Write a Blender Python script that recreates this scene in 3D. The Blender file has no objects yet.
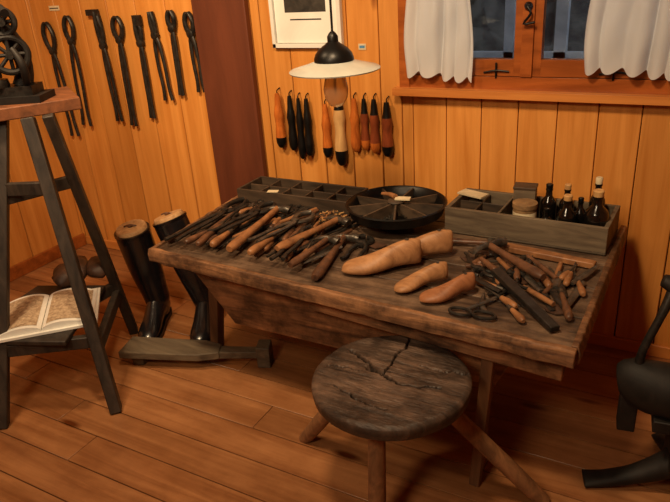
import bpy, math, random
from mathutils import Vector, Matrix, noise
random.seed(7)
V=Vector
scene=bpy.context.scene
try:
    scene.view_settings.view_transform='Standard'
except Exception: pass

# ------------------------------------------------------------ materials
def lin(c):
    return tuple(((x/255)/12.92 if x/255<=0.04045 else ((x/255+0.055)/1.055)**2.4) for x in c)+(1,)
def newmat(name):
    m=bpy.data.materials.new(name); m.use_nodes=True
    nt=m.node_tree; b=nt.nodes['Principled BSDF']; return m,nt,b
def mat(name,c1,c2=None,scale=(1,1,1),nscale=6,rough=.55,metal=0,bump=.15,spec=.4,knots=False,detail=6,bd=.004,dist=.6,grime=None,gl=.34):
    if c2 is None: c2=tuple(x*.75 for x in c1)
    m,nt,b=newmat(name); N=nt.nodes; L=nt.links
    tc=N.new('ShaderNodeTexCoord'); mp=N.new('ShaderNodeMapping'); mp.inputs['Scale'].default_value=scale
    L.new(tc.outputs['Object'],mp.inputs['Vector'])
    at=N.new('ShaderNodeAttribute'); at.attribute_name='tint'
    ad=N.new('ShaderNodeVectorMath'); ad.operation='ADD'
    mu=N.new('ShaderNodeVectorMath'); mu.operation='SCALE'; mu.inputs['Scale'].default_value=17.3 if (not grime or name=='floor_pine') else 0
    L.new(at.outputs['Color'],mu.inputs[0]); L.new(mp.outputs[0],ad.inputs[0]); L.new(mu.outputs[0],ad.inputs[1])
    no=N.new('ShaderNodeTexNoise'); no.inputs['Scale'].default_value=nscale; no.inputs['Detail'].default_value=detail
    no.inputs['Distortion'].default_value=dist; no.inputs['Roughness'].default_value=.62
    L.new(ad.outputs[0],no.inputs['Vector'])
    r=N.new('ShaderNodeValToRGB'); r.color_ramp.elements[0].position=.32; r.color_ramp.elements[0].color=lin(c2)
    r.color_ramp.elements[1].position=.66; r.color_ramp.elements[1].color=lin(c1)
    L.new(no.outputs['Fac'],r.inputs[0])
    def mult(a,c,fac=1):
        mx=N.new('ShaderNodeMix'); mx.data_type='RGBA'; mx.blend_type='MULTIPLY'; mx.inputs[0].default_value=fac
        L.new(a,mx.inputs[6]); L.new(c,mx.inputs[7]); return mx.outputs[2]
    out=mult(r.outputs[0],at.outputs['Color'])
    if knots:
        mp2=N.new('ShaderNodeMapping'); mp2.inputs['Scale'].default_value=knots
        L.new(tc.outputs['Object'],mp2.inputs['Vector'])
        vo=N.new('ShaderNodeTexVoronoi'); vo.inputs['Scale'].default_value=1; L.new(mp2.outputs[0],vo.inputs['Vector'])
        r2=N.new('ShaderNodeValToRGB'); r2.color_ramp.elements[0].position=.05; r2.color_ramp.elements[0].color=(.3,.17,.1,1)
        r2.color_ramp.elements[1].position=.12; r2.color_ramp.elements[1].color=(1,1,1,1)
        L.new(vo.outputs['Distance'],r2.inputs[0]); out=mult(out,r2.outputs[0])
    if grime:
        n2=N.new('ShaderNodeTexNoise'); n2.inputs['Scale'].default_value=grime; n2.inputs['Detail'].default_value=8; n2.inputs['Roughness'].default_value=.7
        L.new(tc.outputs['Object'],n2.inputs['Vector'])
        r3=N.new('ShaderNodeValToRGB'); r3.color_ramp.elements[0].position=.38; r3.color_ramp.elements[0].color=(gl,gl*.93,gl*.88,1)
        r3.color_ramp.elements[1].position=.6; r3.color_ramp.elements[1].color=(1.2,1.18,1.15,1) if gl<.5 else (1,1,1,1)
        L.new(n2.outputs['Fac'],r3.inputs[0]); out=mult(out,r3.outputs[0])
    L.new(out,b.inputs['Base Color'])
    b.inputs['Roughness'].default_value=rough; b.inputs['Metallic'].default_value=metal
    b.inputs['Specular IOR Level'].default_value=spec
    if bump:
        bp=N.new('ShaderNodeBump'); bp.inputs['Strength'].default_value=bump; bp.inputs['Distance'].default_value=bd
        L.new(no.outputs['Fac'],bp.inputs['Height']); L.new(bp.outputs[0],b.inputs['Normal'])
    return m

M={}
M['pine_v']=mat('pine_vertical',(218,150,76),(192,122,52),(9,9,.5),2.2,.40,bump=.05,knots=(5.5,5.5,1.9))
M['pine_h']=mat('pine_horizontal',(202,132,66),(172,102,46),(.6,9,9),2.2,.4,bump=.05)
M['floor']=mat('floor_pine',(178,124,80),(138,88,52),(.6,9,9),2.2,.33,bump=.08,knots=(1.7,6,6),grime=2.2,gl=.72)
M['post']=mat('post_paint',(108,58,38),(88,46,30),(3,3,.4),3,.5,bump=.05)
M['winwood']=mat('window_wood',(164,90,40),(122,62,24),(1,8,8),2.5,.3,bump=.05)
M['seam']=mat('seam_dark',(45,24,10),(30,16,8))
M['table']=mat('old_table_wood',(126,102,82),(66,50,40),(1.2,11,9),2.6,.55,bump=.7,bd=.006,grime=5)
M['table_edge']=mat('old_table_edge',(160,116,80),(80,54,40),(1.2,11,11),2.6,.6,bump=.8,bd=.006,grime=7)
M['leg']=mat('table_leg_wood',(118,80,52),(76,52,36),(9,9,1),2.6,.6,bump=.4)
M['greybox']=mat('grey_box_wood',(122,108,88),(78,66,54),(1.5,10,10),2.6,.65,bump=.35)
M['darkbox']=mat('dark_box_wood',(84,68,54),(46,38,31),(1.5,10,10),2.6,.55,bump=.35)
M['stool']=mat('stool_seat_wood',(112,90,76),(56,46,40),(2,16,2),2.4,.5,bump=.9,bd=.008,grime=6)
M['stoolleg']=mat('stool_leg_wood',(154,110,74),(98,68,46),(6,6,3),4,.55,bump=.3)
M['stand']=mat('stand_wood',(66,56,48),(34,29,26),(6,6,1.5),4,.55,bump=.4)
M['standtop']=mat('stand_top_wood',(150,92,56),(100,60,36),(2,8,6),3,.6,bump=.4)
M['iron']=mat('dark_iron',(66,62,58),(34,32,30),(1,1,1),40,.42,.6,bump=.15)
M['steel']=mat('worn_steel',(112,106,98),(60,56,52),(1,1,1),30,.36,.7,bump=.12)
M['black']=mat('black_iron',(25,24,24),(14,13,13),(1,1,1),25,.38,.3,bump=.15)
M['cast']=mat('old_cast_iron',(38,33,30),(18,16,15),(1,1,1),14,.62,.2,bump=.4)
M['handle']=mat('tool_handle_wood',(164,114,74),(104,68,44),(1,1,1),14,.42,bump=.12)
M['handled']=mat('dark_handle_wood',(118,80,56),(62,42,32),(1,1,1),16,.42,bump=.12)
M['last']=mat('last_wood',(182,134,92),(138,96,62),(3,8,3),5,.5,bump=.08)
M['last2']=mat('last_wood_dark',(162,108,72),(124,78,50),(3,8,3),5,.5,bump=.08)
M['orange']=mat('varnished_handle',(206,116,48),(150,76,30),(4,4,1),8,.25,bump=.03)
M['tan']=mat('pale_handle',(212,172,116),(176,132,84),(4,4,1),8,.35,bump=.03)
M['redb']=mat('red_handle',(138,68,38),(90,42,24),(4,4,1),8,.28,bump=.03)
M['leather']=mat('black_leather',(26,24,27),(14,13,15),(1,1,1),18,.24,0,bump=.15,spec=.7)
M['brownleather']=mat('brown_leather',(88,62,48),(46,33,26),(1,1,1),12,.5,0,bump=.3)
M['cork']=mat('boot_tree_wood',(206,166,118),(160,120,80),(5,5,5),6,.6)
M['white']=mat('white_paint',(238,238,232),(224,222,216),(1,1,1),5,.5,bump=.03)
M['enamel']=mat('white_enamel',(232,234,224),(206,208,200),(1,1,1),5,.25,bump=0)
M['page']=mat('printed_page',(206,184,154),(132,106,84),(1,1,1),55,.7,bump=.05,detail=8)
M['dark']=mat('print_dark',(66,60,54),(30,28,26),(1,1,1),14,.6,bump=0)
M['paper']=mat('paper',(222,208,176),(196,180,146),(1,1,1),12,.8,bump=0)
M['blue']=mat('blue_label',(90,140,180),(70,120,160))
M['bottle']=mat('black_bottle_glass',(20,17,15),(12,10,9),(1,1,1),8,.14,0,bump=.02,spec=.7)
M['tin']=mat('cardboard_tin',(164,132,92),(116,90,62),(1,1,1),14,.6)
M['hedge']=mat('hedge_leaves',(104,102,96),(30,30,30),(1,1,1),5,.8)
M['stone']=mat('pale_render_wall',(180,184,190),(146,150,156),(1,1,1),6,.9)
M['ceil']=mat('ceiling_wood',(160,108,62),(130,84,44),(.6,8,8),2.2,.5)
m,nt,b=newmat('window_glass'); b.inputs['Base Color'].default_value=(.75,.78,.8,1); b.inputs['Transmission Weight'].default_value=1
b.inputs['Roughness'].default_value=.02; b.inputs['IOR'].default_value=1.3; M['glass']=m
m,nt,b=newmat('bulb_glass'); b.inputs['Base Color'].default_value=lin((240,214,176)); b.inputs['Transmission Weight'].default_value=.6
b.inputs['Roughness'].default_value=.2; b.inputs['IOR'].default_value=1.15; M['bulb']=m
m,nt,b=newmat('curtain_cotton'); b.inputs['Base Color'].default_value=lin((232,234,238)); b.inputs['Roughness'].default_value=.9
tr=nt.nodes.new('ShaderNodeBsdfTranslucent'); tr.inputs[0].default_value=lin((222,228,236))
ms=nt.nodes.new('ShaderNodeMixShader'); ms.inputs[0].default_value=.4
nt.links.new(b.outputs[0],ms.inputs[1]); nt.links.new(tr.outputs[0],ms.inputs[2]); nt.links.new(ms.outputs[0],nt.nodes['Material Output'].inputs[0]); M['curtain']=m

# ------------------------------------------------------------ mesh builder
class B:
    def __init__(s): s.v=[];s.f=[];s.m=[];s.t=[];s.k=[]
    def mi(s,k):
        if k not in s.k: s.k.append(k)
        return s.k.index(k)
    def add(s,vs,fs,k,t=1.0):
        o=len(s.v); s.v+=[V(p) for p in vs]
        s.t+= (list(t) if isinstance(t,(list,tuple)) else [t]*len(vs))
        i=s.mi(k)
        for f in fs: s.f.append([a+o for a in f]); s.m.append(i)
    def hexa(s,p,k,t=1.0):
        s.add(p,[(3,2,1,0),(4,5,6,7),(0,1,5,4),(1,2,6,5),(2,3,7,6),(3,0,4,7)],k,t)
    def box(s,c,d,k,rz=0,t=1.0,R=None):
        R=R or Matrix.Rotation(rz,3,'Z'); c=V(c); x,y,z=[a/2 for a in d]
        s.hexa([c+R@V(q) for q in [(-x,-y,-z),(x,-y,-z),(x,y,-z),(-x,y,-z),(-x,-y,z),(x,-y,z),(x,y,z),(-x,y,z)]],k,t)
    def bx(s,x0,x1,y0,y1,z0,z1,k,t=1.0):
        s.box(((x0+x1)/2,(y0+y1)/2,(z0+z1)/2),(x1-x0,y1-y0,z1-z0),k,t=t)
    def beam(s,p,q,w,h,k,up=(0,0,1),t=1.0,w2=None,h2=None):
        p=V(p);q=V(q);d=(q-p).normalized();u=V(up)
        sd=d.cross(u)
        if sd.length<.01: sd=d.cross(V((1,0,0)))
        sd.normalize();u=sd.cross(d)
        w2=w2 or w;h2=h2 or h
        a=[p-sd*w/2-u*h/2,p+sd*w/2-u*h/2,p+sd*w/2+u*h/2,p-sd*w/2+u*h/2]
        b=[q-sd*w2/2-u*h2/2,q+sd*w2/2-u*h2/2,q+sd*w2/2+u*h2/2,q-sd*w2/2+u*h2/2]
        s.hexa(a+b,k,t)
    def tube(s,pts,rad,k,n=10,up=None,sub=3,t=1.0,closed=False):
        pts=[V(p) for p in pts]
        if not isinstance(rad,(list,tuple)): rad=[rad]*len(pts)
        rad=[(r,r) if not isinstance(r,(tuple,list)) else r for r in rad]
        if sub>1 and len(pts)>2:
            P=[];Rr=[];m=len(pts)
            rng=m if closed else m-1
            for i in range(rng):
                g=(lambda j:pts[j%m]) if closed else (lambda j:pts[max(0,min(m-1,j))])
                p0,p1,p2,p3=g(i-1),g(i),g(i+1),g(i+2)
                for a in range(sub):
                    x=a/sub
                    P.append(.5*((2*p1)+(p2-p0)*x+(2*p0-5*p1+4*p2-p3)*x*x+(-p0+3*p1-3*p2+p3)*x**3))
                    ra=rad[i];rb=rad[(i+1)%m];Rr.append((ra[0]*(1-x)+rb[0]*x,ra[1]*(1-x)+rb[1]*x))
            if not closed: P.append(pts[-1]);Rr.append(rad[-1])
            pts,rad=P,Rr
        m=len(pts);vs=[];U=V(up) if up else None
        for i,p in enumerate(pts):
            if closed: d=pts[(i+1)%m]-pts[i-1]
            else: d=pts[min(m-1,i+1)]-pts[max(0,i-1)]
            d.normalize()
            if U is None:
                U=V((0,0,1)) if abs(d.z)<.9 else V((1,0,0))
            sd=d.cross(U)
            if sd.length<1e-4: sd=d.orthogonal()
            sd.normalize();u=sd.cross(d).normalized()
            if up is None: U=u
            for j in range(n):
                a=2*math.pi*j/n
                vs.append(p+sd*math.cos(a)*rad[i][0]+u*math.sin(a)*rad[i][1])
        fs=[]
        for i in range(m if closed else m-1):
            i2=(i+1)%m
            for j in range(n):
                fs.append((i*n+j,i*n+(j+1)%n,i2*n+(j+1)%n,i2*n+j))
        if not closed:
            fs.append(tuple(range(n))[::-1]);fs.append(tuple((m-1)*n+j for j in range(n)))
        s.add(vs,fs,k,t)
    def lathe(s,prof,o,k,n=28,R=None,t=1.0,cap=True):
        R=R or Matrix.Identity(3);o=V(o);vs=[]
        for r,z in prof:
            for j in range(n):
                a=2*math.pi*j/n;vs.append(o+R@V((r*math.cos(a),r*math.sin(a),z)))
        fs=[]
        for i in range(len(prof)-1):
            for j in range(n): fs.append((i*n+j,i*n+(j+1)%n,(i+1)*n+(j+1)%n,(i+1)*n+j))
        if cap:
            fs.append(tuple(range(n))[::-1]);fs.append(tuple((len(prof)-1)*n+j for j in range(n)))
        s.add(vs,fs,k,t)
    def done(s,name,bevel=0,ang=40,jit=0,seg=2):
        if jit:
            for i,p in enumerate(s.v):
                s.v[i]=p+noise.noise_vector(p*9)*jit
        me=bpy.data.meshes.new(name);me.from_pydata([tuple(p) for p in s.v],[],s.f)
        for k in s.k: me.materials.append(M[k])
        me.polygons.foreach_set('material_index',s.m)
        at=me.color_attributes.new('tint','FLOAT_COLOR','POINT')
        for i,t in enumerate(s.t):
            at.data[i].color=(t,t,t,1) if not isinstance(t,tuple) else t+(1,)
        import bmesh
        bm=bmesh.new();bm.from_mesh(me);bmesh.ops.recalc_face_normals(bm,faces=bm.faces);bm.to_mesh(me);bm.free()
        me.polygons.foreach_set('use_smooth',[True]*len(me.polygons))
        me.set_sharp_from_angle(angle=math.radians(ang))
        ob=bpy.data.objects.new(name,me);scene.collection.objects.link(ob)
        if bevel:
            bv=ob.modifiers.new('bevel','BEVEL');bv.width=bevel;bv.segments=seg;bv.limit_method='ANGLE';bv.angle_limit=math.radians(40)
        return ob
def rt(a=.85,b=1.08):
    return random.uniform(a,b)

# ------------------------------------------------------------ room
XL,XR,YB,YF,ZC=-3.4,1.5,2.6,-1.6,2.55
b=B(); y=YF
while y<YB+.01:
    y2=min(y+.142,YB+.05)
    x=XL-.05
    xs=[x]; xx=x+random.uniform(1.0,3.2)
    while xx<XR: xs.append(xx); xx+=random.uniform(2.2,3.4)
    xs.append(XR+.05)
    for a,c in zip(xs[:-1],xs[1:]):
        b.bx(a+.0012,c-.0012,y+.0018,y2-.0018,-.03,0,'floor',t=rt(.84,1.06))
    y=y2
b.bx(XL-.05,XR+.05,YF-.05,YB+.05,-.06,-.028,'seam')
b.done('floor',bevel=.0015,seg=1)

def vplanks(b,x0,x1,z0,z1,w,k='pine_v',y=YB,start=None):
    x=start if start is not None else x0
    while x<x1-.001:
        x2=min(x+w,x1)
        xa=max(x,x0)
        if x2>x0: b.bx(xa+.0018,x2-.0018,y,y+.03,z0,z1,k,t=rt(.86,1.07))
        x=x2
b=B()
vplanks(b,XL-.05,-1.89,0,ZC,.2,start=-3.6)
vplanks(b,-1.89,-1.14,0,ZC,.15,start=-1.99)
vplanks(b,-1.14,XR,0,1.06,.15,start=-1.24)
vplanks(b,-1.14,XR,1.95,ZC,.15,start=-1.24)
vplanks(b,.02,XR,1.06,1.95,.15)
b.bx(XL-.05,XR,YB+.028,YB+.05,0,1.06,'seam');b.bx(XL-.05,-1.14,YB+.028,YB+.05,1.06,ZC,'seam');b.bx(-1.14,XR,YB+.028,YB+.05,1.95,ZC,'seam');b.bx(.02,XR,YB+.028,YB+.05,1.06,1.95,'seam')
b.done('wall_back',bevel=.003,seg=1)
b=B()
yy=YF
while yy<YB-.001:
    y2=min(yy+.19,YB)
    b.bx(XL-.03,XL,yy+.0018,y2-(.0018 if y2<YB else 0.0005),0,ZC,'pine_v',t=rt(.88,1.06)); yy+=.19
b.bx(XL-.05,XL-.028,YF,YB,0,ZC,'seam')
b.done('wall_left',bevel=.003,seg=1)
b=B();b.bx(XR,XR+.05,YF,YB,0,ZC,'pine_v');b.done('wall_right')
b=B();b.bx(XL,XR,YF-.05,YF,0,ZC,'pine_v');b.done('wall_front')
b=B();b.bx(XL,XR,YF,YB+.05,ZC,ZC+.05,'ceil');b.done('ceiling')
b=B();b.bx(-2.2,-1.89,YB-.035,YB-.001,0,ZC,'post');b.done('trim_1',bevel=.004)
b=B();b.bx(-1.888,XR,YB-.016,YB-.0005,0,.055,'pine_h');b.done('baseboard_back',bevel=.004)
b=B();b.bx(XL+.001,-2.202,YB-.016,YB-.0005,0,.055,'pine_h');b.done('baseboard_back.001',bevel=.004)
b=B();b.bx(XL+.0005,XL+.018,YF,YB-.02,0,.08,'winwood');b.done('baseboard_left',bevel=.004)

# ------------------------------------------------------------ window
b=B()
W0,W1=-1.14,.02
b.bx(W0,W0+.045,YB-.02,YB+.06,1.07,1.95,'winwood',t=1.1)
b.bx(W1-.045,W1,YB-.02,YB+.06,1.07,1.95,'winwood')
b.bx(W0,W1,YB-.02,YB+.06,1.905,1.95,'winwood')
b.bx(W0,W1,YB-.015,YB+.06,1.075,1.125,'winwood',t=1.05)
b.bx(W0-.02,W1+.02,YB-.055,YB+.02,1.045,1.075,'pine_h',t=1.1)
for a,c in ((W0+.047,-.615),(-.612,W1-.047)):
    b.bx(a,a+.05,YB-.008,YB+.035,1.127,1.903,'winwood');b.bx(c-.05,c,YB-.008,YB+.035,1.127,1.903,'winwood')
    b.bx(a+.05,c-.05,YB-.008,YB+.035,1.127,1.19,'winwood',t=.95);b.bx(a+.05,c-.05,YB-.008,YB+.035,1.86,1.903,'winwood')
    b.bx(a+.05,c-.05,YB+.0,YB+.03,1.53,1.55,'winwood')
    b.bx(a+.04,c-.04,YB+.012,YB+.016,1.18,1.87,'glass')
b.bx(-.635,-.592,YB-.022,YB-.008,1.127,1.903,'winwood',t=1.1)
b.lathe([(.012,0),(.016,.006),(.008,.02)],(-.614,YB-.022,1.385),'black',n=14,R=Matrix.Rotation(math.pi/2,3,'X'))
b.tube([(-.614,YB-.045,1.385),(-.60,YB-.047,1.36),(-.625,YB-.045,1.325),(-.585,YB-.045,1.33)],.005,'black',n=8)
for hx in (-.73,-.30):
    b.tube([(hx-.05,YB-.012,1.14),(hx,YB-.018,1.15),(hx+.05,YB-.012,1.145)],.004,'black',n=8)
    b.tube([(hx,YB-.016,1.12),(hx,YB-.018,1.18)],.004,'black',n=8,sub=1)
b.done('window_1',bevel=.003)
def curtain(x0,x1,z0,z1,folds,hem,flare):
    b=B();nx,nz=120,40;vs=[]
    for j in range(nz+1):
        v=j/nz
        for i in range(nx+1):
            u=i/nx
            ph=u*folds*2*math.pi+1.6*math.sin(u*7+1)+1.3*math.sin(v*4+u*4)
            x=x0+(x1-x0)*u+flare*(1-v)**2*(u-.5)+.006*math.sin(ph*1.0+1.5)+.008*math.sin(v*9)*(1 if u>.5 else -1)*abs(u-.5)*2
            amp=.016*(1.0-.3*v)*(.6+.4*math.sin(u*11+2))
            y=YB-.052+amp*math.sin(ph)+.010*noise.noise(V((u*8,v*6,folds)))
            z=z0+(z1-z0)*v+(1-v)**4*hem*(math.sin(ph+.5)+.8*math.sin(u*5+.4))
            vs.append((x,y,z))
    fs=[(j*(nx+1)+i,j*(nx+1)+i+1,(j+1)*(nx+1)+i+1,(j+1)*(nx+1)+i) for j in range(nz) for i in range(nx)]
    b.add(vs,fs,'curtain')
    return b.done('curtain',ang=180)
curtain(-1.085,-.825,1.125,1.88,4.5,.012,.03);curtain(-.385,-.04,1.15,1.88,6,.012,.03)
b=B();b.tube([(W0+.01,YB-.05,1.89),(W1-.01,YB-.05,1.89)],.007,'steel',sub=1);b.done('curtain_rod')
b=B();vs=[];n=60
for j in range(31):
    for i in range(n+1):
        p=V((-4+8*i/n,4.6,-.5+4*j/30));p.y+=noise.noise(p*2.2)*.5+noise.noise(p*7)*.2;vs.append(p)
b.add(vs,[(j*(n+1)+i,j*(n+1)+i+1,(j+1)*(n+1)+i+1,(j+1)*(n+1)+i) for j in range(30) for i in range(n)],'hedge')
b.done('hedge')
b=B();b.bx(-.98,-.93,3.6,3.65,-.5,2.8,'stone');b.bx(-.72,-.66,3.6,3.65,-.5,2.8,'stone')
b.bx(-1.6,.4,3.6,3.64,1.02,1.07,'stone');b.bx(-1.6,.4,3.6,3.64,.55,.60,'stone')
b.done('garden_fence')

# ------------------------------------------------------------ picture + labels
b=B();x0,x1,z0,z1=-1.765,-1.405,1.235,1.78
b.bx(x0+.02,x1-.02,YB-.012,YB-.001,z0+.02,z1-.02,'white')
for a in ((x0,x1,z0,z0+.018),(x0,x1,z1-.018,z1),(x0,x0+.018,z0,z1),(x1-.018,x1,z0,z1)): b.bx(a[0],a[1],YB-.024,YB-.001,a[2],a[3],'white',t=.92)
b.bx(x0+.075,x1-.075,YB-.0135,YB-.011,1.385,1.72,'dark')
b.bx(x0+.1,x1-.1,YB-.0135,YB-.011,1.352,1.358,'dark')
b.done('framed_picture',bevel=.002)
b=B();b.bx(-3.24,-3.16,YB-.004,YB-.001,1.43,1.455,'paper');b.bx(-3.235,-3.165,YB-.005,YB-.003,1.44,1.445,'dark');b.done('wall_label')
b=B();b.bx(-1.335,-1.30,YB-.004,YB-.001,1.225,1.25,'paper');b.bx(-1.33,-1.305,YB-.005,YB-.003,1.232,1.243,'blue');b.done('wall_label.001')

# ------------------------------------------------------------ pliers
def pliers(b,o,ud,wd,L,hs=.03,jb=.03,jl=.26,r=.008,k='iron',op=0.0,kh=None):
    o=V(o);ud=V(ud).normalized();wd=V(wd).normalized();vd=wd.cross(ud)
    P=lambda u,v,w=0:o+ud*u+vd*v+wd*w
    jl*=L;hl=L-jl
    for sgn in (1,-1):
        w=sgn*r*.35
        b.tube([P(0,sgn*.004,w),P(-.12*hl,-sgn*hs*.55,w),P(-.45*hl,-sgn*hs*.85,w),P(-.8*hl,-sgn*hs*.75,w),P(-hl,-sgn*hs*(1.0),w)],
               [(r*1.5,r*.9),(r*1.1,r*.85),(r*.85,r*.8),(r*.9,r*.8),(r*.95,r*.85)],kh or k,n=9,up=wd)
        b.tube([P(0,sgn*.002,w),P(.25*jl,sgn*(jb*.75),w),P(.6*jl,sgn*(jb*.95+op),w),P(.88*jl,sgn*(jb*.55+op),w),P(jl,sgn*(.004+op),w)],
               [(r*1.4,r*1.0),(r*1.35,r*1.1),(r*1.2,r*1.2),(r*1.1,r*1.3),(r*.8,r*1.2)],k,n=9,up=wd)
    R=wd.to_track_quat('Z','Y').to_matrix()
    b.lathe([(r*1.2,-r*1.3),(r*1.9,-r*1.1),(r*1.9,r*1.1),(r*1.1,r*1.5)],o,k,n=16,R=R)
def nail(b,x,z,y=YB):
    b.tube([(x,y-.034,z),(x,y-.001,z)],.003,'black',n=8,sub=1)
tongs=[(-3.27,1.37,.73,.034,.035,.24),(-3.10,1.40,.80,.036,.03,.22),(-2.86,1.42,.84,.022,.012,.30),(-2.73,1.39,.82,.02,.03,.2),(-2.585,1.38,.87,.016,.014,.24),
 (-2.475,1.41,.97,.03,.008,.26),(-2.355,1.41,1.0,.014,.018,.2),(-2.24,1.40,1.02,.024,.022,.26)]
for i,(x,zt,zb,hs,jb,jl) in enumerate(tongs):
    b=B();L=zt-zb;tilt=[.05,-.05,.03,-.03,-.02,.06,-.02,.05][i]
    ud=V((math.sin(-tilt),0,math.cos(tilt)))
    o=V((x,YB-.022,zt-jl*L))
    pliers(b,o,ud,(0,-1,0),L,hs=hs,jb=jb,jl=jl,r=.0105,k='iron')
    if i==2: b.box((x-.03,YB-.022,zt-.005),(.08,.02,.03),'iron')
    if i==4: b.box((x+.005,YB-.022,zt-.01),(.05,.02,.05),'iron')
    nail(b,x,zt-jl*L-.03)
    b.done('tongs')

def turned(x,zt,zb,kinds,w):
    b=B();L=zt-zb
    prof=[(.45,0),(.7,.03),(.95,.10),(1.0,.2),(.9,.34),(.78,.45),(.85,.55),(.95,.62),(.78,.72),(.62,.8),(.55,.9),(.4,1)]
    kb,kt=kinds;yc=YB-w-.004
    b.lathe([(w*r,L*z) for r,z in prof if z<=.2],(x,yc,zb),kb,n=18)
    b.lathe([(w*r,L*z) for r,z in prof if .2<=z<=.72],(x,yc,zb),kt,n=18)
    b.lathe([(w*r,L*z) for r,z in prof if z>=.72],(x,yc,zb),'black' if kt!='orange' else kt,n=18)
    b.tube([(x,YB-.02,zt-.01),(x,yc,zt+.01),(x,YB-.008,zt+.02),(x,YB-.002,zt+.02)],.003,'black',n=6)
    b.done('edge_burnisher')
for x,zt,zb,kk,w in [(-1.765,1.03,.77,('black','orange'),.026),(-1.70,1.02,.76,('black','black'),.022),(-1.655,1.01,.72,('black','black'),.019),(-1.61,1.01,.74,('black','black'),.022),
  (-1.51,.99,.74,('black','orange'),.024),(-1.435,1.07,.71,('black','tan'),.030),(-1.36,1.02,.78,('orange','orange'),.024),(-1.312,1.02,.79,('orange','redb'),.021),(-1.262,1.02,.78,('orange','redb'),.024),(-1.20,1.01,.77,('black','redb'),.027)]:
    turned(x,zt,zb,kk,w)

# ------------------------------------------------------------ lamp
b=B();lx,ly,lz=-1.085,1.93,1.255
b.lathe([(.150,0),(.152,.004),(.148,.007),(.10,.020),(.062,.032),(.06,.029),(.10,.016),(.146,.001)],(lx,ly,lz),'enamel',n=48,cap=False,t=.72)
b.lathe([(.066,.030),(.066,.040),(.060,.056),(.046,.072),(.026,.085),(.018,.092),(.018,.108),(.012,.118),(.006,.124)],(lx,ly,lz),'black',n=28)
b.tube([(lx,ly,lz+.12),(lx+.002,ly,lz+.6),(lx,ly,ZC-.02)],.004,'black',n=8)
b.lathe([(.05,-.02),(.05,-.001)],(lx,ly,ZC),'black',n=20)
b.lathe([(.022,.04),(.026,.0),(.036,-.03),(.042,-.06),(.038,-.09),(.022,-.115),(.004,-.122)],(lx,ly,lz),'bulb',n=24)
b.done('pendant_lamp')

# ------------------------------------------------------------ workbench
FL,FR,BR,BL=V((-1.80,1.67,0)),V((-.215,1.565,0)),V((-.205,2.46,0)),V((-1.85,2.44,0))
def TT(u,v,z):
    p=(FL*(1-u)+FR*u)*(1-v)+(BL*(1-u)+BR*u)*v; return V((p.x,p.y,z))
TZ=.60
b=B()
vsn=[0,.2,.42,.63,.83,1]
for i in range(5):
    v0,v1=vsn[i]+.003,vsn[i+1]-.003
    n=24;vs=[];fs=[]
    for j in range(n+1):
        u=j/n
        wob=.004*noise.noise(V((u*9,i*3,0)))
        vs+= [TT(u,v0,TZ-.035)+V((0,wob,0)),TT(u,v1,TZ-.035),TT(u,v1,TZ+wob*.3),TT(u,v0,TZ+wob*.4)+V((0,wob,0))]
    for j in range(n):
        for a in range(4): fs.append((j*4+a,j*4+(a+1)%4,(j+1)*4+(a+1)%4,(j+1)*4+a))
    fs+= [(0,1,2,3),(n*4+3,n*4+2,n*4+1,n*4)]
    b.add(vs,fs,'table',rt(.85,1.15))
def rough_strip(u0,v0,u1,v1,off,z0,z1,w,k,t=1.0,n=60,seed=0):
    vs=[];fs=[]
    p0=TT(u0,v0,0);p1=TT(u1,v1,0);d=(p1-p0).normalized();sd=V((d.y,-d.x,0))
    for j in range(n+1):
        p=p0.lerp(p1,j/n)+V(off);q=noise.noise(V((j*.35,seed,0)));q2=noise.noise(V((j*.9,seed+5,0)))
        w1=w/2+.004*q2;zt=z1+.004*q-.004*max(0,q2);zb=z0+.006*q
        vs+=[p-sd*w/2+V((0,0,zb)),p+sd*w1+V((0,0,zb)),p+sd*(w1+.002)+V((0,0,zb+(zt-zb)*.6)),p+sd*(w1-.006)+V((0,0,zt)),p-sd*w/2+V((0,0,zt))]
    for j in range(n):
        for a in range(5): fs.append((j*5+a,j*5+(a+1)%5,(j+1)*5+(a+1)%5,(j+1)*5+a))
    fs+=[(0,1,2,3,4),tuple(n*5+a for a in (4,3,2,1,0))]
    b.add(vs,fs,k,t)
rough_strip(-.008,0,1.01,0,(0,-.014,0),.560,.612,.026,'table_edge',1.0,seed=1)
rough_strip(0,1,0,0,(-.010,0,0),.560,.610,.022,'table_edge',.85,seed=9)
rough_strip(1,0,1,1,(.012,0,0),.560,.616,.024,'table_edge',.9,seed=4)
def quadbox(xa0,xa1,xb0,xb1,y0t,y0b,y1,z0,z1,k,t):
    b.hexa([(xb0,y0b,z0),(xb1,y0b,z0),(xb1,y1,z0),(xb0,y1,z0),(xa0,y0t,z1),(xa1,y0t,z1),(xa1,y1,z1),(xa0,y1,z1)],k,t)
quadbox(-1.68,-.34,-1.50,-.46,1.70,1.73,1.755,.30,.563,'table_edge',1.05)
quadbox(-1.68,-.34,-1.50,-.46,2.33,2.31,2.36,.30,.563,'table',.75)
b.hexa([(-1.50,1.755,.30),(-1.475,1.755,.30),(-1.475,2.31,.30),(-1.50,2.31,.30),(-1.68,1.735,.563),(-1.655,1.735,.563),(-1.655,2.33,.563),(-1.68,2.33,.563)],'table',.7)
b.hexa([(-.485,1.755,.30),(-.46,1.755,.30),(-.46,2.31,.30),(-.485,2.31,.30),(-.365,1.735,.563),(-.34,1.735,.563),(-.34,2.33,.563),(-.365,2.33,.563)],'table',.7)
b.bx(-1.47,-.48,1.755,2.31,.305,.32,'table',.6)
b.beam((-1.10,1.675,.53),(-.235,1.612,.513),.03,.085,'table_edge',t=1.1)
b.beam((-.25,1.61,.52),(-.245,2.4,.53),.03,.07,'table_edge',t=.8)
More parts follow.
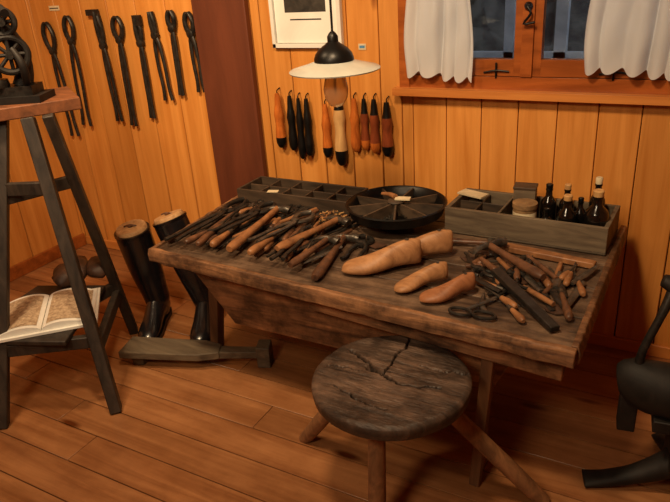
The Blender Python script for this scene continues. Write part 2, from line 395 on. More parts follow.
def leg(p,q,w): b.beam(p,q,w,w*.9,'leg',up=(1,0,0),w2=w*.85,h2=w*.8)
leg((-1.69,1.90,.565),(-1.80,1.93,0),.055)
leg((-.455,1.665,.565),(-.475,1.60,0),.042)
leg((-1.72,2.36,.565),(-1.80,2.42,0),.055)
leg((-.36,2.36,.565),(-.34,2.42,0),.055)
b.done('workbench',bevel=.003,ang=35)

# ------------------------------------------------------------ boxes on bench
def tray(x0,x1,y0,y1,z0,z1,k,nx,ny,rot=0,th=.01):
    b=B();cx,cy=(x0+x1)/2,(y0+y1)/2
    R=Matrix.Rotation(rot,3,'Z')
    def bb(a0,a1,c0,c1,e0,e1,t=1.0):
        ce=V(((a0+a1)/2-cx,(c0+c1)/2-cy,(e0+e1)/2));b.box(R@ce+V((cx,cy,0)),(a1-a0,c1-c0,e1-e0),k,R=R,t=t)
    bb(x0,x1,y0,y1,z0,z0+.008,.7)
    bb(x0,x1,y0,y0+th,z0+.008,z1,1);bb(x0,x1,y1-th,y1,z0+.008,z1,1)
    bb(x0,x0+th,y0+th,y1-th,z0+.008,z1,.9);bb(x1-th,x1,y0+th,y1-th,z0+.008,z1,.9)
    for i in range(1,nx):
        x=x0+(x1-x0)*i/nx;bb(x-.004,x+.004,y0+th,y1-th,z0+.008,z1-.006,1.05)
    for i in range(1,ny):
        y=y0+(y1-y0)*i/ny;bb(x0+th,x1-th,y-.004,y+.004,z0+.008,z1-.006,1.05)
    return b,R
Z0=TZ+.004
b,R=tray(-1.81,-1.235,2.235,2.43,Z0,Z0+.06,'darkbox',5,2)
for i in range(200):
    cxx=random.choice([0,1,2,3,4]);x=-1.81+.115*(cxx+.5)+random.uniform(-.035,.035);y=random.uniform(2.26,2.40)
    if (cxx+int(y>2.335))%2: continue
    a=random.uniform(0,6.28);b.beam((x,y,Z0+.012),(x+.016*math.cos(a),y+.016*math.sin(a),Z0+.015),.003,.003,'steel')
b.box((-1.62,2.25,Z0+.063),(.05,.03,.003),'paper',rz=.3)
b.done('nail_tray',bevel=.0015)
b,R=tray(-.80,-.215,2.20,2.44,Z0,Z0+.10,'greybox',1,1,rot=-.035,th=.016)
def bb(px,py,pz,d,k,t=1.0): b.box(V((px,py,pz)),d,k,R=R,t=t)
bb(-.60,2.32,Z0+.052,(.008,.205,.088),'greybox')
bb(-.695,2.33,Z0+.05,(.175,.006,.08),'darkbox');bb(-.695,2.33,Z0+.05,(.006,.19,.08),'darkbox')
b.done('supply_box',bevel=.002)
def bottle(x,y,h,r,cap='tan'):
    b=B();z=Z0+.01
    b.lathe([(r*.85,0),(r,.006),(r,h*.58),(r*.9,h*.66),(r*.45,h*.76),(r*.38,h*.9),(r*.46,h*.91),(r*.46,h*.95)],(x,y,z),'bottle',n=24)
    b.lathe([(r*.42,h*.95),(r*.46,h*1.05),(r*.36,h*1.07)],(x,y,z),cap,n=16)
    b.done('glass_bottle')
bottle(-.270,2.265,.185,.041);bottle(-.368,2.26,.16,.034);bottle(-.455,2.375,.155,.029,'black');bottle(-.39,2.375,.16,.027,'tan');bottle(-.285,2.37,.195,.028,'paper');bottle(-.44,2.275,.10,.024,'black');bottle(-.335,2.335,.13,.022,'black')
b=B();b.lathe([(.042,0),(.042,.10),(.045,.102),(.045,.118),(.04,.12)],(-.52,2.28,Z0+.01),'tin',n=28);b.lathe([(.0425,.03),(.0428,.032),(.0428,.085),(.0425,.087)],(-.52,2.28,Z0+.01),'paper',n=28,cap=False);b.done('tin_can')
b=B();b.box((-.545,2.385,Z0+.08),(.08,.06,.14),'greybox',rz=.1,t=1.15);b.box((-.545,2.385,Z0+.153),(.085,.065,.01),'darkbox',rz=.1);b.done('cardboard_box',bevel=.002)
b=B();b.box((-.745,2.37,Z0+.106),(.11,.055,.006),'paper',rz=-.3);b.done('folded_paper')
b=B();c=V((-1.012,2.225,Z0));r=.198
b.lathe([(.07,0),(.075,.012),(.05,.02),(.05,.03),(.15,.036),(.185,.05),(r,.086),(r+.004,.09),(r-.002,.094),(r-.010,.088),(.178,.056),(.145,.044),(.0,.042)],c,'black',n=56,cap=False)
b.lathe([(.030,.043),(.028,.085),(.036,.096),(.030,.102),(.01,.106)],c,'darkbox',n=20)
for i in range(9):
    a=i*2*math.pi/9+.2;d=V((math.cos(a),math.sin(a),0))
    n_=V((-d.y,d.x,0))*.0035
    pr=[c+d*.02+V((0,0,.042)),c+d*.143+V((0,0,.043)),c+d*.176+V((0,0,.056)),c+d*(r-.010)+V((0,0,.088)),c+d*.02+V((0,0,.092))]
    vs=[p+n_ for p in pr]+[p-n_ for p in pr]
    b.add(vs,[(0,1,2,3,4),(9,8,7,6,5)]+[(j,(j+1)%5,(j+1)%5+5,j+5) for j in range(5)],'darkbox',1.2)
for i in range(420):
    a=random.uniform(0,6.28);q=random.uniform(.04,.14)
    w_=int(((a-.2)%6.283)/(2*math.pi/9))
    if w_ in (1,4,7): continue
    p=c+V((q*math.cos(a),q*math.sin(a),.047));t_=random.uniform(0,6.28)
    b.beam(p,p+V((.012*math.cos(t_),.012*math.sin(t_),.004)),.003,.003,['steel','handle','iron'][w_%3])
b.done('round_nail_tray')
b=B();p=c+V((.03,0,.107));b.box(p+V((0,0,.003)),(.06,.03,.006),'paper',rz=.2);b.tube([p+V((-.03,-.005,.008)),p+V((-.06,.01,.01)),p+V((-.1,.02,.006))],[.012,.009,.006],'handle');b.done('small_brush')
b=B();c=V((-1.28,2.17,Z0))
for i in range(150):
    a=random.uniform(0,6.28);q=.055*math.sqrt(random.random());t_=random.uniform(0,6.28)
    p=c+V((q*math.cos(a),q*math.sin(a)*.9,.006+.03*(1-q/.07)));b.beam(p,p+V((.02*math.cos(t_),.02*math.sin(t_),.003)),.005,.004,random.choice(['tan','steel','handle']))
b.lathe([(.05,0),(.055,.003),(.03,.02),(.0,.03)],c,'brownleather',n=20,cap=False)
b.done('pile_of_wooden_pegs')

# ------------------------------------------------------------ shoe lasts
def last(toe,heel,z,w,h,k,bend=1,name='shoe_last'):
    b=B();toe=V((toe[0],toe[1],z));heel=V((heel[0],heel[1],z));d=heel-toe;L=d.length;d.normalize();sd=V((-d.y,d.x,0))
    prof=[(0,.05,.1,.10,.16),(.03,.5,.28,.06,.2),(.09,.78,.36,.03,.2),(.2,.98,.44,0,.12),(.32,1.0,.54,0,0),(.45,.86,.68,.04,-.1),(.58,.68,.82,.1,-.1),(.7,.62,.93,.14,-.05),(.82,.66,1.0,.14,0),(.92,.62,.99,.12,.02),(.98,.42,.96,.12,.03),(1.0,.15,.9,.16,.03)]
    n=22;vs=[]
    for t,ww,hh,zb,cv in prof:
        for j in range(n):
            a=2*math.pi*j/n;ca,sa=math.cos(a),math.sin(a)
            x=math.copysign(abs(ca)**.7,ca)*ww*w*(1-.38*max(0,sa)*(1 if t>.3 else .4))
            zz=zb*h+(hh-zb)*h*(.5+.5*math.copysign(abs(sa)**.8,sa))
            vs.append(toe+d*(t*L)+sd*(x+cv*w*bend)+V((0,0,zz)))
    m=len(prof);fs=[(i*n+j,i*n+(j+1)%n,(i+1)*n+(j+1)%n,(i+1)*n+j) for i in range(m-1) for j in range(n)]
    fs+=[tuple(range(n))[::-1],tuple((m-1)*n+j for j in range(n))]
    b.add(vs,fs,k)
    hp=toe+d*(.82*L)+V((0,0,h*.985))
    b.lathe([(w*.16,0),(w*.16,h*.02),(w*.13,h*.022)],hp,'dark',n=14)
    o=b.done(name,ang=60);sb=o.modifiers.new('s','SUBSURF');sb.levels=1;sb.render_levels=2
last((-1.0,1.735),(-.775,1.90),Z0+.001,.050,.105,'last')
last((-.925,1.862),(-.705,2.02),Z0+.001,.046,.10,'last',-1)
last((-.785,1.685),(-.655,1.825),Z0+.001,.036,.072,'last',-1)
last((-.675,1.645),(-.55,1.785),Z0+.001,.037,.07,'last2')

# ------------------------------------------------------------ hand tools
def hammer(p,q,k='handle',r=.013,hl=.11,z=None,name='cobblers_hammer'):
    b=B();z=z or Z0;p=V((p[0],p[1],z+r));q=V((q[0],q[1],z+r+.008));d=(q-p).normalized();sd=V((-d.y,d.x,0));L=(q-p).length
    b.tube([p,p+d*.03,p+d*L*.35,p+d*L*.7,q],[(r*.8,r*.7),(r*1.25,r),(r*1.1,r*.9),(r*.7,r*.7),(r*.75,r*.8)],k,n=12,up=(0,0,1))
    b.tube([q-sd*hl*.5-V((0,0,.004)),q-sd*hl*.38,q-sd*hl*.12,q+sd*hl*.12,q+sd*hl*.35,q+sd*hl*.6-V((0,0,.008))],[(.017,.017),(.017,.017),(.010,.013),(.012,.014),(.016,.007),(.018,.003)],'steel',n=12,up=(0,0,1))
    b.done(name)
def handtool(p,q,kind='awl',k='handled',r=.012,frac=.45,name='awl',z=None):
    b=B();z=z or Z0;p=V((p[0],p[1],z+r));q=V((q[0],q[1],z+.007));d=(q-p);L=d.length;m=p+d*frac;d.normalize();sd=V((-d.y,d.x,0))
    b.tube([p,p+d*.012,p+(m-p)*.3,p+(m-p)*.65,m],[(r*.5,r*.5),(r*.95,r*.95),(r,r),(r*.75,r*.75),(r*.6,r*.6)],k,n=12)
    b.tube([m-d*.004,m+d*.02],[r*.68,r*.62],'steel',n=12,sub=1)
    if kind=='awl': b.tube([m,m+(q-m)*.5,q],[.005,.004,.0015],'steel',n=8)
    elif kind=='file': b.tube([m,m+d*.03,q-d*.02,q],[(.004,.003),(.013,.0035),(.012,.0035),(.008,.003)],'iron',n=8,up=(0,0,1),sub=2)
    elif kind=='knife':
        b.tube([m,m+d*.03,m+(q-m)*.6+sd*.006,q+sd*.012],[(.007,.003),(.014,.0025),(.014,.0022),(.003,.0015)],'steel',n=8,up=(0,0,1))
    elif kind=='iron': b.tube([m,m+(q-m)*.6,q-d*.03,q],[(.006,.006),(.006,.006),(.018,.009),(.02,.008)],'iron',n=10,up=(0,0,1))
    b.done(name)
def tpliers(p,q,hs=.03,jb=.025,jl=.3,k='iron',z=None,r=.008,name='pincers',op=0):
    b=B();z=z or Z0;p=V((p[0],p[1],z+.012));q=V((q[0],q[1],z+.014));d=q-p;L=d.length
    pliers(b,q-d*jl,d,(0,0,1),L,hs=hs,jb=jb,jl=jl,r=r,k=k,op=op);b.done(name)
ZU=Z0+.024
hammer((-1.45,1.70),(-1.50,2.10),'handle',.017,z=ZU)
hammer((-1.285,1.77),(-1.20,2.08),'handle',.016,z=ZU)
hammer((-1.06,1.655),(-1.12,1.98),'handled',.016)
handtool((-1.36,1.70),(-1.37,2.05),'file','handle',.016,name='rasp',z=ZU)
handtool((-1.60,1.70),(-1.70,2.14),'iron','handled',.014,name='burnishing_iron',z=ZU)
tpliers((-1.735,1.70),(-1.72,2.17),.03,.03,z=ZU,r=.009)
handtool((-1.785,1.73),(-1.785,2.08),'file','handled',.012,name='rasp')
handtool((-1.54,1.71),(-1.585,2.0),'awl','handle',.016,name='awl',z=ZU)
tpliers((-1.24,1.70),(-1.27,1.99),.024,.02,z=ZU,r=.009)
hammer((-1.165,1.67),(-1.145,1.90),'handled',.014,hl=.09,z=ZU)
tpliers((-1.02,1.84),(-1.05,2.03),.035,.03,r=.009)
tpliers((-1.60,1.80),(-1.55,2.15),.03,.028,z=ZU+.01,r=.009)
tpliers((-1.40,1.78),(-1.33,2.10),.028,.03,z=ZU+.012,r=.009,k='steel')
handtool((-1.66,1.70),(-1.645,1.97),'knife','handled',.013,name='leather_knife',z=ZU)
hammer((-.78,2.10),(-.60,2.12),'handled',.012,hl=.09)
hammer((-.36,1.88),(-.58,2.04),'handled',.016,hl=.13,z=ZU)
b=B();b.beam((-.51,1.88,ZU+.012),(-.27,1.63,Z0+.012),.035,.02,'iron',w2=.03,h2=.018);b.tube([(-.51,1.88,ZU+.012),(-.55,1.92,ZU+.012),(-.58,1.95,ZU+.012)],[.012,.010,.008],'handled',n=10);b.done('sharpening_file',bevel=.003)
b=B();b.beam((-.56,2.125,Z0+.012),(-.235,2.08,Z0+.012),.04,.022,'handle',w2=.032);b.done('wooden_stick',bevel=.004)
handtool((-.245,1.70),(-.36,2.03),'knife','handled',.013,.45,name='leather_knife')
handtool((-.235,1.86),(-.30,2.04),'awl','handle',.012,.5)
handtool((-.42,1.98),(-.30,1.74),'file','handled',.012,.4,name='rasp')
handtool((-.46,2.07),(-.50,1.83),'iron','iron',.012,.5,name='burnishing_iron')
tpliers((-.64,2.03),(-.56,1.87),.020,.02,r=.007)
handtool((-.36,1.64),(-.46,1.76),'awl','handle',.012,.5)
handtool((-.57,1.84),(-.40,1.80),'knife','handle',.011,.5,name='leather_knife',z=Z0)
# leather offcuts lying on the bench
b=B()
for (x,y,s,a) in ((-.44,1.92,.05,.4),(-.33,1.95,.045,1.3),(-.62,2.0,.04,.9),(-.29,1.76,.035,2.0),(-1.0,2.0,.04,.3)):
    n=9;ring=[(x+s*(1+.35*math.sin(j*2.3+a))*math.cos(2*math.pi*j/n+a),y+.7*s*(1+.3*math.cos(j*1.7))*math.sin(2*math.pi*j/n+a)) for j in range(n)]
    vs=[V((p[0],p[1],Z0+.0005)) for p in ring]+[V((p[0],p[1],Z0+.004)) for p in ring]
    b.add(vs,[tuple(range(n))[::-1],tuple(range(n,2*n))]+[(j,(j+1)%n,(j+1)%n+n,j+n) for j in range(n)],'brownleather')
b.done('leather_offcuts')
b=B();zz=Z0+.008
for c0 in ((-.545,1.635),(-.475,1.64)):
    b.tube([(c0[0]+.028*math.cos(a)*1.2,c0[1]+.02*math.sin(a),zz) for a in [i*math.pi/4 for i in range(8)]],.005,'iron',n=8,closed=True)
b.tube([(-.53,1.655,zz),(-.50,1.70,zz+.004),(-.46,1.78,zz)],[(.006,.005),(.01,.004),(.003,.002)],'steel',n=8,up=(0,0,1))
b.tube([(-.475,1.66,zz),(-.50,1.70,zz-.002),(-.515,1.77,zz)],[(.006,.005),(.01,.004),(.003,.002)],'steel',n=8,up=(0,0,1))
b.done('shears')
def small(b,x,y,a,L,kind,k,z):
    d=V((math.cos(a),math.sin(a),0));p=V((x,y,z));q=p+d*L
    if kind==0:
        b.tube([p,p+d*.01,p+d*L*.25,p+d*L*.45],[.005,.011,.012,.008],k,n=10);b.tube([p+d*L*.45,q],[.005,.002],'steel',n=7,sub=1)
    elif kind==1:
        b.tube([p,p+d*L*.5,q],[(.009,.005),(.013,.004),(.008,.004)],random.choice(['iron','steel']),n=8,up=(0,0,1))
    elif kind==2:
        pliers(b,p+d*L*.7,d,(0,0,1),L,hs=.018,jb=.015,jl=.3,r=.006,k='iron')
    else:
        b.tube([p,p+d*L*.4,q],[.008,.009,.007],k,n=9)
b=B()
random.seed(21)
for i in range(90):
    y=random.uniform(1.72,2.14);x=random.uniform(-1.77,-1.10)
    a=math.pi/2+random.uniform(-.45,.35);L=random.uniform(.14,.28)
    if y+L>2.22: L=2.22-y
    if L<.07: continue
    if x>-1.2 and y+L>2.05: continue
    small(b,x,y,a,L,random.choice([0,0,1,1,2,2,3]),random.choice(['handle','handled','handled']),Z0+random.uniform(.012,.026))
b.done('assorted_hand_tools')
b=B()
random.seed(5)
for i in range(40):
    y=random.uniform(1.70,2.06);x=random.uniform(-.52,-.26)
    a=random.uniform(1.2,2.6);L=random.uniform(.08,.19)
    if y+L*math.sin(a)>2.10: continue
    small(b,x,y,a,L,random.choice([0,0,1,1,2,3]),random.choice(['handle','handled','handled']),Z0+random.uniform(.010,.02))
for i in range(8):
    small(b,random.uniform(-.64,-.58),random.uniform(1.92,2.05),random.uniform(.2,2.0),.09,random.choice([0,1,1,3]),'handled',Z0+.012)
b.done('assorted_hand_tools.001')

# ------------------------------------------------------------ stool
b=B();sc=V((-.685,1.43,0));SR=.232;SH=.475
cracks=[([(-.17,.075),(-.12,.05),(-.07,.025),(-.035,.0),(.01,-.02)],.007),([(-.03,-.01),(-.02,.05),(-.03,.10),(-.02,.15),(-.03,.24)],.0045),([(-.02,.0),(.03,-.025),(.08,-.02),(.15,.0)],.005),([(-.13,-.11),(-.03,-.14),(.06,-.15)],.0025),([(.06,.09),(.13,.08),(.20,.10)],.003),([(-.2,-.02),(-.14,-.01),(-.09,-.015)],.003)]
def segd(p,a,c):
    ab=(c[0]-a[0],c[1]-a[1]);t=max(0,min(1,((p[0]-a[0])*ab[0]+(p[1]-a[1])*ab[1])/(ab[0]**2+ab[1]**2)))
    return math.hypot(p[0]-a[0]-ab[0]*t,p[1]-a[1]-ab[1]*t)
nr,na=110,300;vs=[];ts=[];fs=[]
for i in range(nr+1):
    q=i/nr
    for j in range(na):
        a=2*math.pi*j/na;R_=SR*(1+.016*noise.noise(V((math.cos(a)*2,math.sin(a)*2,3)))+.004*noise.noise(V((math.cos(a)*12,math.sin(a)*12,3))))
        x=q*R_*math.cos(a);y=q*R_*math.sin(a)
        nx=x+.010*noise.noise(V((x*30,y*30,0)))+.003*noise.noise(V((x*110,y*110,4)));ny=y+.010*noise.noise(V((x*30,y*30,7)))+.003*noise.noise(V((x*110,y*110,9)))
        g=0
        for cr,wd in cracks:
            dm=min(segd((nx,ny),cr[s],cr[s+1]) for s in range(len(cr)-1))
            g=max(g,1-dm/wd)
        hole=max(0,1-math.hypot((nx+.055)/1.7,ny-.012)/.020)
        z=SH-.016*g-.03*min(1,hole*1.5)+.0035*noise.noise(V((x*14,y*30,1)))+.0015*noise.noise(V((x*50,y*160,1)))-(max(0,q-.93)/.07)**2*.010
        dk=min(1,max(g*1.6,hole*2))
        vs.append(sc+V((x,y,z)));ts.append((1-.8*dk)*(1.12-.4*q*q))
for i in range(nr):
    for j in range(na): fs.append((i*na+j,i*na+(j+1)%na,(i+1)*na+(j+1)%na,(i+1)*na+j))
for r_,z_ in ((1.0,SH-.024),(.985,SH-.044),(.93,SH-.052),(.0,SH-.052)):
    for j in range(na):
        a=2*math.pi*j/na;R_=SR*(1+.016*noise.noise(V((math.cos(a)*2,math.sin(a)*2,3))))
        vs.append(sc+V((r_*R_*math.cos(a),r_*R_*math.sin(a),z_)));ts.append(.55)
for i in range(nr,nr+4):
    for j in range(na): fs.append((i*na+j,i*na+(j+1)%na,(i+1)*na+(j+1)%na,(i+1)*na+j))
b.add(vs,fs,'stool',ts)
for p,q in (((-.685,1.33,.43),(-.68,1.285,0)),((-.80,1.47,.43),(-1.10,1.555,.0)),((-.59,1.47,.43),(-.26,1.615,.0))):
    p=V(p);q=V(q);d=q-p
    b.tube([p,p+d*.3,p+d*.7,q],[.022,.026,.027,.024],'stoolleg',n=12)
b.done('three_legged_stool',ang=50)

# ------------------------------------------------------------ boots
def boot(top,foot,toe,name='riding_boot'):
    b=B();top=V(top);foot=V(foot);toe=V(toe);d=(toe-foot);d.z=0;d.normalize();sd=V((-d.y,d.x,0))
    ank=foot+V((0,0,.12));ax=top-ank
    b.tube([foot+V((0,0,.03)),foot+V((0,0,.07))-d*.004,ank,ank+ax*.14,ank+ax*.3,ank+ax*.5,ank+ax*.7,ank+ax*.9,top],[(.044,.056),(.050,.066),(.060,.072),(.064,.07),(.072,.074),(.078,.08),(.080,.082),(.081,.082),(.081,.082)],'leather',n=28,up=(d.x,d.y,0),sub=5)
    prof=[(-.068,.038,.10),(-.03,.046,.14),(.03,.048,.16),(.08,.046,.135),(.13,.048,.10),(.18,.052,.078),(.22,.049,.064),(.25,.037,.05),(.268,.016,.034)]
    n=20;vs=[]
    for t,w,h in prof:
        for j in range(n):
            a=2*math.pi*j/n;ca,sa=math.cos(a),math.sin(a)
            vs.append(foot+d*t+sd*(math.copysign(abs(ca)**.7,ca)*w*(1-.3*max(0,sa)))+V((0,0,.016+(h-.016)*(.5+.5*math.copysign(abs(sa)**.85,sa)))))
    m=len(prof);fs=[(i*n+j,i*n+(j+1)%n,(i+1)*n+(j+1)%n,(i+1)*n+j) for i in range(m-1) for j in range(n)]+[tuple(range(n))[::-1],tuple((m-1)*n+j for j in range(n))]
    b.add(vs,fs,'leather')
    out=[(-.07,.038),(-.03,.047),(.05,.042),(.12,.05),(.18,.056),(.23,.050),(.262,.031),(.277,.0)]
    ring=[(t,w) for t,w in out]+[(t,-w) for t,w in out[::-1][1:]]
    lo=[foot+d*t+sd*w+V((0,0,.006)) for t,w in ring];hi=[p+V((0,0,.016)) for p in lo];k=len(ring)
    b.add(lo+hi,[tuple(range(k))[::-1],tuple(range(k,2*k))]+[(j,(j+1)%k,(j+1)%k+k,j+k) for j in range(k)],'black')
    hr=[(t,w) for t,w in ((-.07,.038),(-.03,.046),(.01,.044))];ring=hr+[(t,-w) for t,w in hr[::-1]]
    lo=[foot+d*t+sd*w+V((0,0,.0)) for t,w in ring];hi=[p+V((0,0,.024)) for p in lo];k=len(ring)
    b.add(lo+hi,[tuple(range(k))[::-1],tuple(range(k,2*k))]+[(j,(j+1)%k,(j+1)%k+k,j+k) for j in range(k)],'black')
    axn=ax.normalized();R=axn.to_track_quat('Z','Y').to_matrix()
    b.lathe([(.079,-.012),(.084,-.006),(.084,.004),(.075,.005),(.072,-.004)],top,'leather',n=30,R=R,cap=False)
    b.lathe([(.073,-.02),(.073,.014),(.068,.022),(.0,.022)],top,'cork',n=30,R=R,cap=False)
    b.lathe([(.012,.022),(.014,.028),(.008,.032)],top,'handled',n=14,R=R)
    b.tube([top+axn*.024+sd*.03,top+axn*.032,top+axn*.024-sd*.03],.004,'handled',n=8)
    b.done(name,ang=50)
boot((-2.245,1.97,.50),(-2.235,2.03,0),(-2.13,1.83,0))
boot((-2.125,2.10,.525),(-1.995,2.11,0),(-1.88,1.91,0))

# ------------------------------------------------------------ boot jack on floor
b=B()
def prism(pts,z0,z1,k,t=1.0):
    n=len(pts);vs=[V((p[0],p[1],z0)) for p in pts]+[V((p[0],p[1],z1)) for p in pts]
    b.add(vs,[tuple(range(n))[::-1],tuple(range(n,2*n))]+[(j,(j+1)%n,(j+1)%n+n,j+n) for j in range(n)],k,t)
prism([(-2.09,1.615),(-1.75,1.735),(-1.67,1.79),(-1.70,1.85),(-1.78,1.852),(-2.13,1.745)],.05,.085,'greybox',.8)
prism([(-1.75,1.765),(-1.50,1.875),(-1.51,1.92),(-1.76,1.825)],.045,.078,'greybox',.75)
prism([(-1.525,1.86),(-1.47,1.88),(-1.50,1.95),(-1.555,1.93)],.0,.10,'greybox',.7)
prism([(-2.06,1.655),(-2.01,1.672),(-2.03,1.76),(-2.08,1.742)],.0,.05,'greybox',.6)
b.done('boot_jack',bevel=.004,jit=.002)

# ------------------------------------------------------------ tripod stand
b=B()
A=V((-2.03,1.67,0));e1=V((-.546,-.838,0));e2=V((-.838,.546,0))
ctr=A+e1*.19+e2*.16
b.box((ctr.x,ctr.y,1.165),(.38,.32,.045),'standtop',rz=math.atan2(e1.y,e1.x),t=.8)
L1=(V((-2.12,1.50,1.145)),V((-1.885,1.385,0)));L2=(V((-2.10,1.57,1.145)),V((-2.27,1.875,0)));L3=(V((-2.24,1.48,1.145)),V((-2.235,1.12,0)))
for i,(p,q) in enumerate((L1,L2,L3)):
    b.beam(p,q,[.062,.05,.05][i],[.045,.04,.045][i],'stand',up=(1,1,0),t=1)
at=lambda L,t:L[0]*(1-t)+L[1]*t
for t in (.74,):
    b.beam(at(L1,t),at(L3,t),.03,.05,'stand');b.beam(at(L1,t+.03),at(L2,t+.03),.03,.05,'stand');b.beam(at(L2,t),at(L3,t),.03,.05,'stand')
b.beam(at(L1,.22),at(L3,.22),.025,.05,'stand');b.beam(at(L2,.25),at(L3,.25),.025,.05,'stand')
cz=at(L1,.74).z+.028
b.hexa([(-2.40,1.14,cz),(-1.98,1.31,cz),(-2.20,1.72,cz),(-2.50,1.60,cz),(-2.40,1.14,cz+.02),(-1.98,1.31,cz+.02),(-2.20,1.72,cz+.02),(-2.50,1.60,cz+.02)],'stand',.9)
b.done('tripod_work_stand',bevel=.004)
b=B();sz=cz+.022
cc=V((-2.215,1.42,sz));R=Matrix.Rotation(.78,3,'Z')
def tb(x,y,z,dx,dy,dz,k): b.box(cc+R@V((x,y,z)),(dx,dy,dz),k,R=R)
tb(0,0,.005,.41,.32,.010,'white')
for s in (-1,1):
    vs=[];n=16
    for i in range(n+1):
        u=i/n;x=s*(.002+.192*u);h=.012+.026*(math.sin(math.pi*min(1,u*1.15+.02))**.6 if math.sin(math.pi*min(1,u*1.15+.02))>0 else 0)*(1-.45*u)+.004
        for y_,zz_ in ((-.148,.010),(.148,.010),(.148,h),(-.148,h)): vs.append(cc+R@V((x,y_,zz_)))
    fs=[]
    for i in range(n):
        for a in range(4): fs.append((i*4+a,i*4+(a+1)%4,(i+1)*4+(a+1)%4,(i+1)*4+a))
    fs+=[(0,1,2,3),(n*4+3,n*4+2,n*4+1,n*4)]
    b.add(vs,fs,'white')
    vs=[]
    for i in range(n+1):
        u=.08+.84*i/n;sn=math.sin(math.pi*min(1,u*1.15+.02));x=s*(.002+.192*u);h=.012+.026*(sn**.6 if sn>0 else 0)*(1-.45*u)+.0055
        vs+=[cc+R@V((x,-.13,h)),cc+R@V((x,.13,h))]
    b.add(vs,[(2*i,2*i+1,2*i+3,2*i+2) for i in range(n)],'page')
b.done('open_book',bevel=0,ang=35)
b=B()
for i,(x,y,s) in enumerate(((-2.36,1.72,.07),(-2.28,1.76,.06),(-2.36,1.64,.065))):
    b.tube([(x-s,y,sz+.03),(x-s*.3,y+.02,sz+.06),(x+s*.5,y-.02,sz+.05),(x+s,y-.03,sz+.03)],[(.02,.01),(.05,.034),(.045,.034),(.015,.01)],'brownleather',n=14,up=(0,0,1))
b.v=[p+noise.noise_vector(p*20)*.012 for p in b.v]
b.done('leather_scraps',ang=80)

# eyelet press on stand
b=B();bz=1.1885;pc=V((-2.225,1.57,bz))
b.box(pc+V((0,0,.012)),(.20,.14,.024),'cast',rz=.5)
b.box(pc+V((0,0,.04)),(.14,.10,.034),'iron',rz=.5)
b.tube([pc+V((.0,.02,.05)),pc+V((.01,.04,.12)),pc+V((0,.03,.2)),pc+V((-.02,-.01,.27)),pc+V((-.03,-.05,.28))],[(.038,.034),(.03,.028),(.032,.03),(.034,.03),(.026,.024)],'cast',n=14)
b.tube([pc+V((-.03,-.05,.32)),pc+V((-.03,-.05,.24)),pc+V((-.03,-.05,.15)),pc+V((-.03,-.05,.09))],[.018,.02,.016,.014],'iron',n=12)
b.lathe([(.03,.055),(.034,.065),(.03,.085)],pc+V((-.03,-.05,0)),'iron',n=18)
dd=V((.8,-.6,0));uu=V((0,0,1));s1=V((.6,.8,0))
for rr,zc,th in ((.060,.17,.012),(.042,.28,.011)):
    cw=pc+dd*.055+V((0,0,zc))
    b.tube([cw+s1*rr*math.cos(a)+uu*rr*math.sin(a) for a in [i*math.pi/6 for i in range(12)]],th,'cast',n=9,closed=True)
    for a in range(4):
        an=a*math.pi/4;v_=s1*math.cos(an)*rr+uu*math.sin(an)*rr
        b.tube([cw-v_,cw+v_],.007,'cast',n=8,sub=1)
    b.tube([cw-dd*.05,cw+dd*.025],.014,'iron',n=10,sub=1)
b.tube([pc+V((-.02,0,.28)),pc+V((.03,-.02,.33)),pc+V((.1,-.05,.31))],[.012,.011,.015],'cast',n=10)
b.tube([pc+V((.05,-.0,.06)),pc+V((.085,-.02,.10)),pc+V((.09,-.03,.15)),pc+V((.06,-.03,.19))],[.012,.015,.013,.01],'cast',n=10)
b.done('eyelet_press')

# ------------------------------------------------------------ cast iron machine at right
b=B();c=V((.12,1.84,0))
for a,l in ((3.45,.30),(1.9,.24),(5.2,.24),(.3,.24)):
    d=V((math.cos(a),math.sin(a),0))
    b.tube([c+d*l+V((0,0,.014)),c+d*l*.8+V((0,0,.022)),c+d*l*.5+V((0,0,.05)),c+d*.06+V((0,0,.10)),c+V((0,0,.16))],[(.04,.013),(.034,.02),(.034,.028),(.045,.04),(.05,.05)],'cast',n=14,up=(0,0,1))
b.box(c+V((0,0,.19)),(.13,.12,.16),'cast',rz=.2)
b.box(c+V((-.005,0,.285)),(.24,.17,.04),'cast',rz=.12)
b.tube([c+V((.20,.03,.37)),c+V((.08,.0,.37)),c+V((-.05,-.02,.37)),c+V((-.13,-.03,.375)),c+V((-.19,-.03,.385)),c+V((-.225,-.03,.38))],[(.08,.065),(.09,.08),(.085,.085),(.07,.085),(.055,.075),(.035,.05)],'cast',n=16,up=(0,0,1),sub=2)
b.box(c+V((-.19,-.03,.29)),(.05,.06,.15),'cast',rz=.15)
b.tube([c+V((.04,.02,.42)),c+V((.01,.02,.50)),c+V((-.05,.02,.60)),c+V((-.11,.03,.68)),c+V((-.15,.03,.70))],[(.08,.07),(.05,.045),(.036,.034),(.03,.026),(.018,.018)],'cast',n=14)
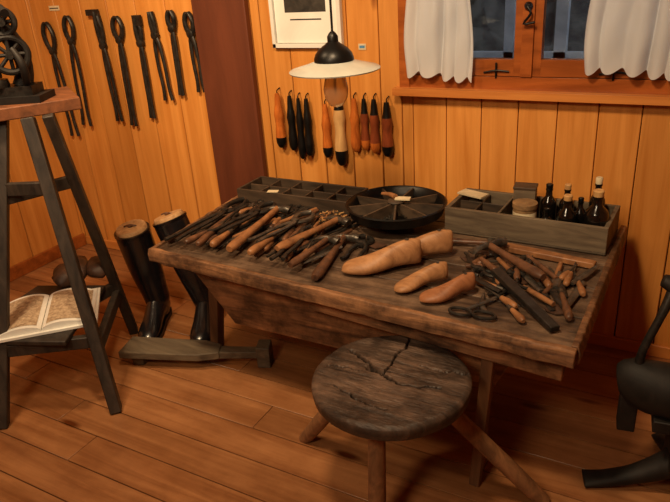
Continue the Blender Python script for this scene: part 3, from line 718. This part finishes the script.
b.tube([c+V((-.18,-.04,.42)),c+V((-.17,-.03,.50)),c+V((-.14,-.01,.60)),c+V((-.12,.02,.67))],[.014,.012,.012,.016],'iron',n=12)
cw=c+V((.08,-.13,.42));rr=.12
b.tube([cw+V((rr*math.cos(a),0,rr*math.sin(a))) for a in [i*math.pi/8 for i in range(16)]],.014,'cast',n=10,closed=True)
for a in range(3):
    an=a*math.pi/3+.3;v_=V((math.cos(an)*rr,0,math.sin(an)*rr));b.tube([cw-v_,cw+v_],.009,'cast',n=8,sub=1)
b.tube([cw,cw+V((0,.12,-.02))],.016,'iron',n=10,sub=1)
b.done('shoe_patching_machine',bevel=.004)

# ------------------------------------------------------------ lights
def area(name,loc,tgt,size,power,col,spread=math.pi):
    l=bpy.data.lights.new(name,'AREA');l.shape='DISK';l.size=size;l.energy=power;l.color=col;l.spread=spread
    o=bpy.data.objects.new(name,l);scene.collection.objects.link(o);o.location=loc
    o.rotation_euler=(V(tgt)-V(loc)).to_track_quat('-Z','Y').to_euler();return o
warm=(1,.70,.40)
area('ceiling_light',(-1.9,1.1,2.45),(-2.5,2.6,.7),.25,18,warm,2.0)
area('ceiling_light.001',(-.7,.9,2.45),(-.9,2.4,.7),.25,20,warm,2.4)
area('fill_light',(-.9,-.6,2.45),(-1.0,1.4,.3),.6,32,(1,.76,.49))  # added soft fill from behind the camera, stands for no real fixture
w=bpy.data.worlds.new('world');scene.world=w;w.use_nodes=True
bg=w.node_tree.nodes['Background'];bg.inputs[0].default_value=(.82,.90,1,1);bg.inputs[1].default_value=1.0

# ------------------------------------------------------------ camera
X=V((0.875,-0.1445,0.462)).normalized();Zc=V((-0.0675,0.909,0.4115)).normalized();Y=Zc.cross(X).normalized();X=Y.cross(Zc)
cd=bpy.data.cameras.new('camera');cd.sensor_width=36;cd.lens=652/670*36
co=bpy.data.objects.new('camera',cd);scene.collection.objects.link(co)
co.matrix_world=Matrix(((X[0],X[1],X[2],0),(Y[0],Y[1],Y[2],0),(Zc[0],Zc[1],Zc[2],1.6),(0,0,0,1)));cd.clip_start=.05
scene.camera=co
